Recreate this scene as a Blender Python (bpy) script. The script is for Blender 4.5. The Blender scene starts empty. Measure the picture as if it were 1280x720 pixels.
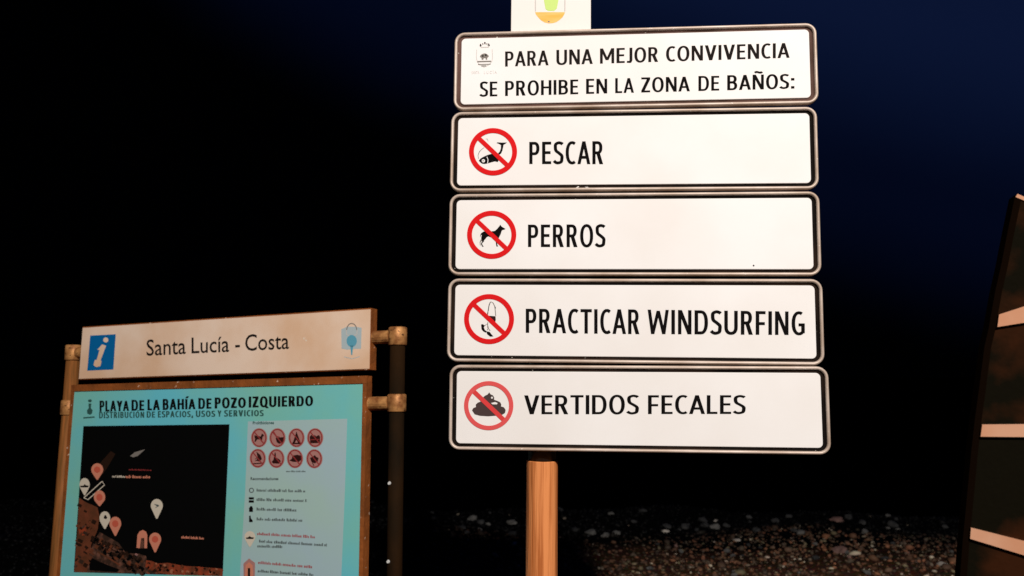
import bpy, math, random
import numpy as np
from mathutils import Vector, Matrix, noise

random.seed(7)
rng = np.random.default_rng(11)
sc = bpy.context.scene
COL = sc.collection

# ------------------------------------------------------------------ camera
EYE = np.array([0.0, 0.0, 1.6])
PITCH, ROLL, FPX = 0.1056, 0.0104, 1000.0        # FPX: focal length in pixels of a 1280 px wide frame
_f = np.array([0, math.cos(PITCH), math.sin(PITCH)])
_u0 = np.array([0, -math.sin(PITCH), math.cos(PITCH)])
_r0 = np.array([1.0, 0, 0])
CR = math.cos(ROLL) * _r0 + math.sin(ROLL) * _u0
CU = -math.sin(ROLL) * _r0 + math.cos(ROLL) * _u0
cam_data = bpy.data.cameras.new("camera")
cam_data.sensor_width = 36
cam_data.lens = FPX / 1280 * 36
cam_data.clip_start = 0.05
cam_data.clip_end = 5000
cam_data.dof.use_dof = True
cam_data.dof.focus_distance = 2.65
cam_data.dof.aperture_fstop = 2.8
cam = bpy.data.objects.new("camera", cam_data)
cam.matrix_world = Matrix(((CR[0], CU[0], -_f[0], EYE[0]), (CR[1], CU[1], -_f[1], EYE[1]),
                           (CR[2], CU[2], -_f[2], EYE[2]), (0, 0, 0, 1)))
COL.objects.link(cam)
sc.camera = cam

# ------------------------------------------------------------------ night sky: navy gap in dark cloud
world = bpy.data.worlds.new("World")
sc.world = world
world.use_nodes = True
nt = world.node_tree
nt.nodes.clear()
def wn(t, **k):
    n = nt.nodes.new(t)
    for a, b in k.items():
        setattr(n, a, b)
    return n
w_out = wn("ShaderNodeOutputWorld"); w_bg = wn("ShaderNodeBackground")
w_tc = wn("ShaderNodeTexCoord")
w_dot = wn("ShaderNodeVectorMath", operation='DOT_PRODUCT')
_d = Vector((0.5, 0.0, 1.2))
w_dot.inputs[1].default_value = _d
w_noise = wn("ShaderNodeTexNoise"); w_noise.inputs['Scale'].default_value = 2.2
w_noise.inputs['Detail'].default_value = 5
w_add = wn("ShaderNodeMath", operation='MULTIPLY_ADD'); w_add.inputs[1].default_value = 0.10
w_ramp = wn("ShaderNodeValToRGB")
cr = w_ramp.color_ramp
cr.interpolation = 'EASE'
cr.elements[0].position = 0.30; cr.elements[0].color = (0.00005, 0.00008, 0.0002, 1)
cr.elements[1].position = 0.74; cr.elements[1].color = (0.0032, 0.0072, 0.030, 1)
e = cr.elements.new(0.52); e.color = (0.0008, 0.0022, 0.0100, 1)
nt.links.new(w_tc.outputs['Generated'], w_dot.inputs[0])
nt.links.new(w_tc.outputs['Generated'], w_noise.inputs['Vector'])
nt.links.new(w_noise.outputs['Fac'], w_add.inputs[0])
nt.links.new(w_dot.outputs['Value'], w_add.inputs[2])
nt.links.new(w_add.outputs[0], w_ramp.inputs[0])
nt.links.new(w_ramp.outputs[0], w_bg.inputs[0])
w_bg.inputs[1].default_value = 1.0
nt.links.new(w_bg.outputs[0], w_out.inputs[0])

# ------------------------------------------------------------------ street lamp light, behind the photographer
ld = bpy.data.lights.new("street_lamp_light", 'SPOT')
ld.energy = 3600
ld.color = (1.0, 0.93, 0.87)
ld.shadow_soft_size = 0.22
ld.spot_size = math.radians(120)
ld.spot_blend = 0.6
lamp = bpy.data.objects.new("street_lamp_light", ld)
lamp.location = (1.3, -4.0, 6.0)
lamp.rotation_euler = (Vector((0.6, 4.5, 1.0)) - lamp.location).to_track_quat('-Z', 'Y').to_euler()
COL.objects.link(lamp)

sc.view_settings.view_transform = 'Standard'
sc.view_settings.look = 'None'
sc.view_settings.exposure = 0
sc.view_settings.gamma = 1

# ------------------------------------------------------------------ materials
def srgb(r, g, b):
    f = lambda c: (c / 255 / 12.92) if c / 255 <= 0.04045 else ((c / 255 + 0.055) / 1.055) ** 2.4
    return (f(r), f(g), f(b), 1)

def mat(name, col, rough=0.6, metal=0.0, var=0.0, vscale=6.0, col2=None, lo=0.35, hi=0.65, stretch=(1, 1, 1),
        bump=0.0, bscale=60.0, spec=0.4, speck=None, speck_scale=60, speck_at=0.72):
    m = bpy.data.materials.new(name)
    m.use_nodes = True
    t = m.node_tree
    b = t.nodes['Principled BSDF']
    b.inputs['Roughness'].default_value = rough
    b.inputs['Metallic'].default_value = metal
    b.inputs['Specular IOR Level'].default_value = spec
    b.inputs['Base Color'].default_value = col
    g = t.nodes.new("ShaderNodeNewGeometry")
    mp = t.nodes.new("ShaderNodeMapping"); mp.inputs['Scale'].default_value = stretch
    t.links.new(g.outputs['Position'], mp.inputs['Vector'])
    last = None
    if col2 is not None:
        n = t.nodes.new("ShaderNodeTexNoise"); n.inputs['Scale'].default_value = vscale; n.inputs['Detail'].default_value = 6
        r = t.nodes.new("ShaderNodeValToRGB")
        r.color_ramp.elements[0].position = lo; r.color_ramp.elements[0].color = col
        r.color_ramp.elements[1].position = hi; r.color_ramp.elements[1].color = col2
        t.links.new(mp.outputs[0], n.inputs['Vector']); t.links.new(n.outputs['Fac'], r.inputs[0])
        last = r.outputs[0]
        t.links.new(last, b.inputs['Base Color'])
    if speck is not None:
        n = t.nodes.new("ShaderNodeTexNoise"); n.inputs['Scale'].default_value = speck_scale; n.inputs['Detail'].default_value = 3
        r = t.nodes.new("ShaderNodeMapRange"); r.inputs[1].default_value = speck_at; r.inputs[2].default_value = speck_at + 0.04
        t.links.new(g.outputs['Position'], n.inputs['Vector']); t.links.new(n.outputs['Fac'], r.inputs[0])
        x = t.nodes.new("ShaderNodeMix"); x.data_type = 'RGBA'
        t.links.new(r.outputs[0], x.inputs[0])
        if last: t.links.new(last, x.inputs[6])
        else: x.inputs[6].default_value = col
        x.inputs[7].default_value = speck
        t.links.new(x.outputs[2], b.inputs['Base Color'])
    if bump:
        n = t.nodes.new("ShaderNodeTexNoise"); n.inputs['Scale'].default_value = bscale; n.inputs['Detail'].default_value = 5
        bp = t.nodes.new("ShaderNodeBump"); bp.inputs['Strength'].default_value = bump; bp.inputs['Distance'].default_value = 0.01
        t.links.new(mp.outputs[0], n.inputs['Vector']); t.links.new(n.outputs['Fac'], bp.inputs['Height'])
        t.links.new(bp.outputs[0], b.inputs['Normal'])
    return m

M = {}
M['white'] = mat("white_enamel", (0.80, 0.785, 0.775, 1), 0.75, col2=(0.755, 0.725, 0.70, 1), vscale=2.5, spec=0.15, bump=0.03, bscale=8)
M['white_plate'] = mat("white_plate_paint", (0.74, 0.70, 0.66, 1), 0.75, spec=0.15)
M['rim'] = mat("pressed_metal_rim", (0.56, 0.46, 0.39, 1), 0.42, 0.12, col2=(0.40, 0.30, 0.23, 1), vscale=9, bump=0.10, bscale=30,
               speck=(0.8, 0.74, 0.66, 1), speck_scale=120, speck_at=0.70)
M['channel_dark'] = mat("dark_channel", (0.006, 0.004, 0.003, 1), 0.75, spec=.05, col2=(0.030, 0.016, 0.010, 1), vscale=4, lo=.5, hi=.75, bump=0.05,
                        speck=(0.5, 0.46, 0.4, 1), speck_scale=70, speck_at=0.735)
M['channel_brown'] = mat("brown_channel", (0.12, 0.065, 0.052, 1), 0.7, spec=.05, col2=(0.05, 0.028, 0.020, 1), vscale=7, bump=0.05,
                         speck=(0.5, 0.46, 0.4, 1), speck_scale=70, speck_at=0.74)
M['ink'] = mat("black_print", (0.004, 0.003, 0.003, 1), 0.8, spec=0.05)
M['ink_soft'] = mat("charcoal_print", (0.012, 0.009, 0.008, 1), 0.8, spec=0.05)
M['ink_grey'] = mat("grey_print", (0.20, 0.18, 0.16, 1), 0.8, spec=0.05)
M['ink_pale'] = mat("pale_grey_print", (0.52, 0.49, 0.46, 1), 0.8, spec=0.05)
M['red'] = mat("red_print", (0.62, 0.010, 0.012, 1), 0.8, spec=0.05)
M['red_faded'] = mat("faded_red_print", (0.66, 0.085, 0.085, 1), 0.6, spec=0.05)
M['red_bar'] = mat("faded_red_bar_print", (0.62, 0.050, 0.050, 1), 0.6, spec=0.05)
M['taupe'] = mat("dark_taupe_print", (0.062, 0.040, 0.038, 1), 0.6, spec=0.05)
M['logo_orange'] = mat("orange_print", (0.80, 0.42, 0.09, 1), 0.6, spec=0.05, col2=(0.86, 0.50, 0.17, 1), vscale=30, stretch=(.2, .2, 2))
M['logo_green'] = mat("green_print", (0.52, 0.68, 0.20, 1), 0.6, spec=0.05)
M['wood'] = mat("orange_varnished_wood", (0.72, 0.26, 0.085, 1), 0.6, spec=.2, col2=(0.44, 0.125, 0.030, 1), vscale=38, lo=.44, hi=.60, stretch=(1.6, 1.6, 0.06), bump=0.35, bscale=80)
M['wood_brown'] = mat("brown_varnished_wood", (0.30, 0.105, 0.028, 1), 0.6, spec=.10, col2=(0.15, 0.065, 0.018, 1), vscale=50, stretch=(1.6, 1.6, 0.05), bump=0.15, bscale=80)
M['wood_dark'] = mat("shade_dark_wood", (0.022, 0.010, 0.0035, 1), 0.8, spec=.04, col2=(0.006, 0.005, 0.003, 1), vscale=5, stretch=(1.6, 1.6, 0.6), bump=0.15, bscale=80)  # right post: its shade at glancing light is put into the wood colour
M['collar'] = mat("tan_metal_collar", (0.60, 0.29, 0.10, 1), 0.5, 0.25, spec=.2, col2=(0.26, 0.10, 0.032, 1), vscale=26, speck=(0.12, 0.05, 0.02, 1), speck_scale=70, speck_at=0.62, bump=.2)
M['steel'] = mat("dark_steel", (0.03, 0.022, 0.018, 1), 0.5, 0.3)
M['bolt'] = mat("bright_bolt", (0.9, 0.9, 0.88, 1), 0.3, 0.3)
M['header'] = mat("beige_enamel", (0.80, 0.62, 0.49, 1), 0.7, spec=0.1, col2=(0.70, 0.46, 0.30, 1), vscale=3.0, speck=(0.75, 0.66, 0.55, 1), speck_scale=22, speck_at=0.74)
M['frame'] = mat("rusty_brown_frame", (0.29, 0.085, 0.019, 1), 0.6, spec=.15, col2=(0.18, 0.055, 0.014, 1), vscale=12, bump=0.4, bscale=50,
                 speck=(0.62, 0.42, 0.30, 1), speck_scale=38, speck_at=0.68)
M['blue'] = mat("blue_print", srgb(8, 98, 158), 0.6, spec=0.05)
M['cyan_soft'] = mat("faded_cyan_print", (0.40, 0.48, 0.50, 1), 0.6, spec=0.05)
M['cyan'] = mat("cyan_print", (0.10, 0.33, 0.44, 1), 0.6, spec=0.05)
M['teal'] = mat("teal_poster", (0.20, 0.52, 0.43, 1), 0.6, spec=0.08, col2=(0.13, 0.52, 0.62, 1), vscale=1.8, bump=0.02)
M['teal_pale'] = mat("pale_teal_print", (0.36, 0.52, 0.47, 1), 0.6, spec=0.08, col2=(0.36, 0.49, 0.56, 1), vscale=2.2)
M['map_sea'] = mat("black_map_print", (0.002, 0.002, 0.002, 1), 0.6, spec=0.06)
M['map_land'] = mat("brown_map_land", (0.17, 0.042, 0.017, 1), 0.6, col2=(0.085, 0.028, 0.010, 1), vscale=14)
M['map_town'] = mat("mottled_map_town", (0.035, 0.016, 0.009, 1), 0.6, col2=(0.17, 0.07, 0.045, 1), vscale=34, lo=.45, hi=.68)
M['map_red'] = mat("orange_map_town", (0.30, 0.045, 0.014, 1), 0.6, col2=(0.10, 0.03, 0.012, 1), vscale=30)
M['map_shore'] = mat('dim_map_shore', (.022, .010, .006, 1), spec=.05)
M['map_roof'] = mat('pale_map_roofs', (.34, .13, .07, 1), spec=.05)
M['pin_white'] = mat("cream_pin_print", (0.62, 0.55, 0.44, 1), 0.6, spec=0.05)
M['pin_red'] = mat("salmon_pin_print", (0.60, 0.22, 0.14, 1), 0.6, spec=0.05)
M['pin_dot'] = mat("red_pin_dot", (0.52, 0.10, 0.06, 1), 0.6, spec=0.05)
M['icon_halo'] = mat("salmon_icon_print", (0.40, 0.19, 0.17, 1), 0.6, spec=0.05)
M['icon_ring'] = mat("brick_red_print", (0.27, 0.035, 0.035, 1), 0.6, spec=0.05)
M['icon_dark'] = mat("maroon_print", (0.030, 0.008, 0.007, 1), 0.6, spec=0.05)
M['ink_teal'] = mat("dark_teal_print", (0.030, 0.095, 0.085, 1), 0.6, spec=0.05)
M['ink_line'] = mat("slate_print", (0.085, 0.105, 0.105, 1), 0.6, spec=0.05)
M['red_line'] = mat("dull_red_print", (0.34, 0.085, 0.09, 1), 0.6, spec=0.05)
M['sail'] = mat("dark_brown_board", (0.026, 0.008, 0.0026, 1), 0.85, lo=.4, hi=.56, col2=(0.004, 0.0032, 0.0014, 1), vscale=5.5, bump=0.2, bscale=60, spec=.03)
M['sail_red'] = mat("brown_edge", (0.004, 0.002, 0.001, 1), 0.9, spec=.0)
M['band'] = mat("cream_band", (0.50, 0.27, 0.17, 1), 0.7, col2=(0.46, 0.22, 0.125, 1), vscale=10, spec=.1)

# ------------------------------------------------------------------ object helpers
WLOC = {}
def tag(o, label=None, cat=None, group=None, kind=None):
    if label: o['label'] = label
    if cat: o['category'] = cat
    if group: o['group'] = group
    if kind: o['kind'] = kind
    return o

def thing(name, loc, label, cat, group=None):
    o = bpy.data.objects.new(name, None)
    o.empty_display_size = 0.2
    o.location = loc
    COL.objects.link(o)
    WLOC[o] = np.array(loc, float)
    return tag(o, label, cat, group)

def obj(name, verts, faces, mats, parent=None, fm=None, smooth=False, label=None, origin=None):
    """one mesh object from WORLD coordinates"""
    v = np.array(verts, float).reshape(-1, 3)
    c = np.array(origin, float) if origin is not None else (v.min(0) + v.max(0)) / 2
    me = bpy.data.meshes.new(name)
    me.from_pydata([tuple(p) for p in (v - c)], [], faces)
    if not isinstance(mats, (list, tuple)): mats = [mats]
    for m in mats: me.materials.append(m)
    if fm is not None: me.polygons.foreach_set('material_index', fm)
    if smooth: me.polygons.foreach_set('use_smooth', [True] * len(me.polygons))
    me.update()
    o = bpy.data.objects.new(name, me)
    COL.objects.link(o)
    WLOC[o] = c
    if parent is not None:
        o.parent = parent
        o.location = c - WLOC[parent]
    else:
        o.location = c
    if label: o['label'] = label
    return o

class MB:
    def __init__(s): s.v = []; s.f = []; s.m = []; s.mats = []
    def mi(s, m):
        if m not in s.mats: s.mats.append(m)
        return s.mats.index(m)
    def add(s, verts, faces, m):
        o = len(s.v); k = s.mi(m)
        s.v += [tuple(p) for p in verts]
        for f in faces: s.f.append(tuple(i + o for i in f)); s.m.append(k)
    def build(s, name, parent=None, smooth=False, label=None, origin=None):
        return obj(name, s.v, s.f, s.mats, parent, s.m, smooth, label, origin)

class Plane:
    """a real flat surface in the world: origin, right, up and outward (towards the viewer) axes"""
    def __init__(s, O, X, U):
        s.O = np.array(O, float); s.X = np.array(X, float); s.U = np.array(U, float)
        s.N = np.cross(s.X, s.U); s.N /= np.linalg.norm(s.N)
        # X right, U up -> X x U points back towards the viewer
    def P(s, a, b, h=0.0): return s.O + a * s.X + b * s.U + h * s.N
    def at(s, px, py):
        d = FPX * _f + (px - 640) * CR - (py - 360) * CU
        t = ((s.O - EYE) @ s.N) / (d @ s.N)
        q = EYE + t * d - s.O
        return np.array([q @ s.X, q @ s.U])

def box_on(mb, pl, a0, a1, b0, b1, h0, h1, m, bev=0.0):
    vs = [pl.P(a, b, h) for h in (h0, h1) for (a, b) in ((a0, b0), (a1, b0), (a1, b1), (a0, b1))]
    mb.add(vs, [(3, 2, 1, 0), (4, 5, 6, 7), (0, 1, 5, 4), (1, 2, 6, 5), (2, 3, 7, 6), (3, 0, 4, 7)], m)

def rrect(w, h, r, d, n=7):
    """rounded rectangle outline inset by d"""
    w2, h2, rr = w / 2 - d, h / 2 - d, max(r - d, 0.004)
    pts = []
    for cx, cy, a0 in ((w2 - rr, h2 - rr, 0), (-w2 + rr, h2 - rr, 90), (-w2 + rr, -h2 + rr, 180), (w2 - rr, -h2 + rr, 270)):
        for i in range(n):
            a = math.radians(a0 + 90 * i / (n - 1))
            pts.append((cx + rr * math.cos(a), cy + rr * math.sin(a)))
    return pts

def loft(mb, pl, rings, m, cap_last=False, cap_first=False):
    n = len(rings[0][0]); base = []
    vs = []
    for pts, h in rings:
        vs += [pl.P(a, b, h) for a, b in pts]
    fs = []
    for k in range(len(rings) - 1):
        for i in range(n):
            j = (i + 1) % n
            fs.append((k * n + i, k * n + j, (k + 1) * n + j, (k + 1) * n + i))
    if cap_last: fs.append(tuple((len(rings) - 1) * n + i for i in range(n)))
    if cap_first: fs.append(tuple(reversed(range(n))))
    mb.add(vs, fs, m)

def tube(mb, p0, p1, r0, r1, m, n=24, caps=True, cham=0.0):
    p0 = np.array(p0, float); p1 = np.array(p1, float)
    ax = p1 - p0; L = np.linalg.norm(ax); ax /= L
    t = np.array([1.0, 0, 0]) if abs(ax[0]) < 0.8 else np.array([0, 1.0, 0])
    e1 = np.cross(ax, t); e1 /= np.linalg.norm(e1); e2 = np.cross(ax, e1)
    st = [(0, r0), (1, r1)] if not cham else [(0, r0 - cham), (cham / L, r0), (1 - cham / L, r1), (1, r1 - cham)]
    vs = []; fs = []
    for s, r in st:
        c = p0 + ax * L * s
        vs += [c + r * (math.cos(2 * math.pi * i / n) * e1 + math.sin(2 * math.pi * i / n) * e2) for i in range(n)]
    for k in range(len(st) - 1):
        for i in range(n):
            j = (i + 1) % n
            fs.append((k * n + i, k * n + j, (k + 1) * n + j, (k + 1) * n + i))
    if caps: fs += [tuple(reversed(range(n))), tuple((len(st) - 1) * n + i for i in range(n))]
    mb.add(vs, fs, m)

# ------------------------------------------------------------------ flat print on a surface
def tri_fan_poly(pts):
    from mathutils.geometry import tessellate_polygon
    return [tuple(t) for t in tessellate_polygon([[Vector((p[0], p[1], 0)) for p in pts]])]

class Print:
    """pixels measured in a zoomed detail -> points on the sign's own surface"""
    def __init__(s, pl, ox=0, oy=0, k=1.0, h=0.0004):
        s.pl, s.ox, s.oy, s.k, s.h = pl, ox, oy, k, h
    def loc(s, x, y): return s.pl.at(s.ox + x / s.k, s.oy + y / s.k)
    def poly(s, mb, pts, m, dh=0.0):
        q = [s.loc(*p) for p in pts]
        mb.add([s.pl.P(a, b, s.h + dh) for a, b in q], tri_fan_poly(q), m)
    def quad(s, mb, x0, y0, x1, y1, m, dh=0.0): s.poly(mb, [(x0, y0), (x1, y0), (x1, y1), (x0, y1)], m, dh)
    def disc(s, mb, x, y, r, m, dh=0.0, ry=None, n=36):
        ry = ry or r
        s.poly(mb, [(x + r * math.cos(2 * math.pi * i / n), y + ry * math.sin(2 * math.pi * i / n)) for i in range(n)], m, dh)
    def ring(s, mb, x, y, r, w, m, dh=0.0, ry=None, n=64, a0=0, a1=360):
        ry = ry or r
        full = abs(a1 - a0) >= 360
        k = n if full else n + 1
        vs = []
        for rr, rry in ((r, ry), (r - w, ry - w)):
            for i in range(k):
                a = math.radians(a0 + (a1 - a0) * i / n)
                vs.append(s.pl.P(*s.loc(x + rr * math.cos(a), y + rry * math.sin(a)), s.h + dh))
        fs = [(i, (i + 1) % k, k + (i + 1) % k, k + i) for i in range(n)]
        mb.add(vs, fs, m)
    def line(s, mb, pts, w, m, dh=0.0):
        pts = [np.array(p, float) for p in pts]
        L = []; R = []
        for i, p in enumerate(pts):
            d = pts[min(i + 1, len(pts) - 1)] - pts[max(i - 1, 0)]
            d /= np.linalg.norm(d) + 1e-9
            n = np.array([-d[1], d[0]]) * w / 2
            L.append(s.pl.P(*s.loc(*(p + n)), s.h + dh)); R.append(s.pl.P(*s.loc(*(p - n)), s.h + dh))
        k = len(pts)
        mb.add(L + R, [(i, i + 1, k + i + 1, k + i) for i in range(k - 1)], m)

_cache = {}
def glyphs(txt, bold, space=1.0, shear=0.0):
    key = (txt, bold, space, shear)
    if key in _cache: return _cache[key]
    cu = bpy.data.curves.new("tmp", 'FONT')
    cu.body = txt; cu.size = 1; cu.offset = bold; cu.space_character = space; cu.fill_mode = 'FRONT'
    cu.resolution_u = 3; cu.shear = shear
    o = bpy.data.objects.new("tmp", cu)
    COL.objects.link(o)
    dg = bpy.context.evaluated_depsgraph_get()
    me = bpy.data.meshes.new_from_object(o.evaluated_get(dg))
    v = np.array([tuple(p.co) for p in me.vertices]); f = [tuple(p.vertices) for p in me.polygons]
    bpy.data.objects.remove(o); bpy.data.curves.remove(cu); bpy.data.meshes.remove(me)
    _cache[key] = (v, f)
    return v, f

def word(mb, pr, txt, x0, y0, x1, y1, cap0, cap1, m, bold=0.012, space=1.05, dh=0.0, ref='H', shear=0.0):
    """txt between baseline points (x0,y0)-(x1,y1); cap0/cap1: y of the capitals' top at either end"""
    v, f = glyphs(txt, bold, space, shear)
    hv, _ = glyphs(ref, bold)
    ch = hv[:, 1].max(); b0 = hv[:, 1].min()
    a, b = v[:, 0].min(), v[:, 0].max()
    s = (v[:, 0] - a) / (b - a); t = (v[:, 1] - b0) / (ch - b0)
    out = []
    for si, ti in zip(s, t):
        x = x0 + (x1 - x0) * si
        y = (y0 + (y1 - y0) * si) * (1 - ti) + (cap0 + (cap1 - cap0) * si) * ti
        out.append(pr.pl.P(*pr.loc(x, y), pr.h + dh))
    mb.add(out, f, m)

def letter(c, t):
    """outlines of a narrow sans capital, cap height 1, stroke t: list of polygons / strips, and its width"""
    th = t * 0.86; P = []
    def rect(x0, y0, x1, y1): P.append(('p', [(x0, y0), (x1, y0), (x1, y1), (x0, y1)]))
    def diag(x0, y0, x1, y1, w): P.append(('p', [(x0, y0), (x0 + w, y0), (x1 + w, y1), (x1, y1)]))
    def arc(cx, cy, rx, ry, a0, a1, ti=None, n=None, e=0.9):
        n = n or max(6, int(abs(a1 - a0) / 14)); A = []; B = []
        for i in range(n + 1):
            a = math.radians(a0 + (a1 - a0) * i / n); co, si = math.cos(a), math.sin(a)
            sx_ = math.copysign(abs(co) ** e, co); sy_ = math.copysign(abs(si) ** e, si)
            A.append((cx + rx * sx_, cy + ry * sy_)); B.append((cx + (rx - t) * sx_, cy + (ry - th) * sy_))
        P.append(('s', A, B))
    def bowl(x0, x1, y0, y1):
        ry = (y1 - y0) / 2; xc = x1 - min(ry * 0.95, (x1 - x0) * .7)
        rect(x0, y1 - th, xc, y1); rect(x0, y0, xc, y0 + th)
        arc(xc, (y0 + y1) / 2, x1 - xc, ry, -90, 90)
    def curve(pts):
        pts = [np.array(p, float) for p in pts]; Q = []
        for i in range(len(pts) - 1):
            p0, p1, p2, p3 = pts[max(i - 1, 0)], pts[i], pts[i + 1], pts[min(i + 2, len(pts) - 1)]
            for k in range(5):
                u = k / 5
                Q.append(.5 * ((2 * p1) + (p2 - p0) * u + (2 * p0 - 5 * p1 + 4 * p2 - p3) * u * u + (3 * p1 - p0 - 3 * p2 + p3) * u ** 3))
        Q.append(pts[-1]); A = []; B = []
        for i, p in enumerate(Q):
            d = Q[min(i + 1, len(Q) - 1)] - Q[max(i - 1, 0)]; d /= np.linalg.norm(d)
            n = np.array([-d[1] * t, d[0] * th]) / 2
            A.append(tuple(p + n)); B.append(tuple(p - n))
        P.append(('s', A, B))
    w = .5
    base = {'Ñ': 'N', 'Í': 'I', 'Ó': 'O'}.get(c, c)
    if base == 'A':
        w = .60; tt = t * 1.0; m = (w - tt) / 2
        diag(0, 0, m, 1, tt); diag(w - tt, 0, m, 1, tt); rect(w * .20, .235, w * .80, .235 + th)
    elif base == 'B': w = .50; rect(0, 0, t, 1); bowl(t, w * .95, 1 - .5 - th * .25, 1); bowl(t, w, 0, .5 + th * .55)
    elif base == 'C': w = .46; arc(.30, .5, .30, .515, 58, 302)
    elif base == 'G': w = .55; arc(.31, .5, .31, .515, 62, 312); rect(w - t, .08, w, .5); rect(w - .26, .5 - th, w, .5)
    elif base == 'D': w = .56; rect(0, 0, t, 1); bowl(t, w, 0, 1)
    elif base == 'E': w = .42; rect(0, 0, t, 1); rect(t, 0, w, th); rect(t, 1 - th, w, 1); rect(t, .5 - th * .4, w * .93, .5 + th * .6)
    elif base == 'F': w = .41; rect(0, 0, t, 1); rect(t, 1 - th, w, 1); rect(t, .46 - th * .4, w * .93, .46 + th * .6)
    elif base == 'H': w = .55; rect(0, 0, t, 1); rect(w - t, 0, w, 1); rect(t, .5 - th * .4, w - t, .5 + th * .6)
    elif base == 'I': w = t; rect(0, 0, t, 1)
    elif base == 'J': w = .28; rect(w - t, .16, w, 1); curve([(w - t / 2, .17), (w - t * .75, .06), (w * .45, th * .42), (0, th * .55)])
    elif base == 'L': w = .40; rect(0, 0, t, 1); rect(t, 0, w, th)
    elif base == 'M':
        w = .72; rect(0, 0, t * .95, 1); rect(w - t * .95, 0, w, 1); k = t * .98; m = (w - k) / 2
        diag(t * .05, 1, m, .22, k); diag(w - k - t * .05, 1, m, .22, k)
    elif base == 'N': w = .56; rect(0, 0, t * .95, 1); rect(w - t * .95, 0, w, 1); diag(0, 1, w - t * 1.1, 0, t * 1.1)
    elif base == 'O' or base == 'Q':
        w = .60; arc(.30, .5, .30, .515, 0, 360, n=28)
        if base == 'Q': diag(.30, .16, .48, -.10, t * 1.1)
    elif base == 'P': w = .47; rect(0, 0, t, 1); bowl(t, w, .40, 1)
    elif base == 'R': w = .50; rect(0, 0, t, 1); bowl(t, w * .93, .43, 1); diag(w - t * 1.15, 0, w * .36, .47, t * 1.15)
    elif base == 'S':
        w = .44; h = th / 2
        curve([(w - .03, .90 - h * .3), (w * .80, .985 - h), (w * .52, 1.012 - h), (w * .22, .95 - h), (t * .5, .76), (w * .24, .60), (w * .55, .49), (w * .84, .37), (w - t * .45, .23), (w * .78, .06 + h * .7), (w * .45, -.012 + h), (w * .2, .015 + h), (.01, .085 + h)])
    elif base == 'T': w = .50; rect(0, 1 - th, w, 1); rect((w - t) / 2, 0, (w + t) / 2, 1 - th)
    elif base == 'U': w = .56; rect(0, .30, t, 1); rect(w - t, .30, w, 1); arc(w / 2, .30, w / 2, .312, 180, 360)
    elif base == 'V': w = .58; k = t * 1.08; m = (w - k) / 2; diag(m, 0, 0, 1, k); diag(m, 0, w - k, 1, k)
    elif base == 'W':
        w = .88; k = t * .92; a, b, m = (w * .24 - k / 2), (w * .76 - k / 2), (w - k) / 2
        diag(a, 0, 0, 1, k); diag(a, 0, m, .96, k); diag(b, 0, m, .96, k); diag(b, 0, w - k, 1, k)
    elif base == 'X': w = .55; diag(0, 0, w - t * 1.1, 1, t * 1.1); diag(w - t * 1.1, 0, 0, 1, t * 1.1)
    elif base == 'Y': w = .55; k = t * 1.08; m = (w - k) / 2; rect((w - t) / 2, 0, (w + t) / 2, .45); diag(m, .40, 0, 1, k); diag(m, .40, w - k, 1, k)
    elif base == 'Z': w = .46; rect(0, 0, w, th); rect(0, 1 - th, w, 1); diag(0, th, w - t * 1.2, 1 - th, t * 1.2)
    elif base == ':': w = t * 1.15; rect(0, 0, w, w); rect(0, .55, w, .55 + w)
    elif base == ',': w = t * 1.15; diag(-.02, -.16, .02, w, w)
    if c == 'Ñ': curve([(w * .20, 1.13), (w * .35, 1.185), (w * .55, 1.145), (w * .72, 1.13), (w * .84, 1.19)])
    if c in 'ÍÓ': diag(w / 2 - t * .5, 1.08, w / 2 + t * .15, 1.26, t * 1.1)
    return P, w

GAPW = {'A': .42, 'V': .6, 'T': .65, 'Y': .55, 'W': .65, 'O': .85, 'C': .85, 'L': .9, 'S': .85, 'P': .9, 'F': .85, 'Z': .85, 'J': .85}
def caps(parent, pr, txt, x0, y0, x1, y1, cap0, cap1, m, t=0.15, gap=0.13, dh=0.0, name="lettering"):
    """a word in upright narrow capitals between baseline points (x0,y0)-(x1,y1); an object of its own"""
    mb = MB(); X = 0; items = []
    for i, c in enumerate(txt):
        P, w = letter(c, t)
        if i: X += gap * (GAPW.get(txt[i - 1], 1) + GAPW.get(c, 1)) / 2
        items.append((P, X)); X += w
    W = X
    def mp_(p, X0):
        s = (X0 + p[0]) / W; x = x0 + (x1 - x0) * s
        return pr.loc(x, (y0 + (y1 - y0) * s) * (1 - p[1]) + (cap0 + (cap1 - cap0) * s) * p[1])
    e = 0
    for P, X0 in items:
        for it in P:
            e = (e + 1) % 4; h = pr.h + dh + e * 0.00004
            if it[0] == 'p': mb.add([pr.pl.P(*mp_(p, X0), h) for p in it[1]], [(0, 1, 2, 3)], m)
            else:
                k = len(it[1])
                mb.add([pr.pl.P(*mp_(p, X0), h) for p in it[1] + it[2]], [(i, i + 1, k + i + 1, k + i) for i in range(k - 1)], m)
    return mb.build(name, parent)

# ================================================================== THE SETTING
def ground_z(x, y):
    z = 0.0
    if y > 7.3: z -= 0.006 * (y - 7.3) ** 1.5
    if y > 9.9: z -= 0.34 * (y - 9.9)
    z += (0.05 + 0.07 * min(1, max(0, y - 8.2))) * noise.noise(Vector((x * 0.75, y * 0.8, 1.7))) * min(1, max(0, (y - 3.5)))
    return max(z, -3.2)

def grid_obj(name, xs, ys, zf, m):
    vs = [(x, y, zf(x, y)) for y in ys for x in xs]
    n = len(xs)
    fs = [(j * n + i, j * n + i + 1, (j + 1) * n + i + 1, (j + 1) * n + i) for j in range(len(ys) - 1) for i in range(n - 1)]
    o = obj(name, vs, fs, m, origin=(0, 0, 0), smooth=True)
    return tag(o, kind='structure')

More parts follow.
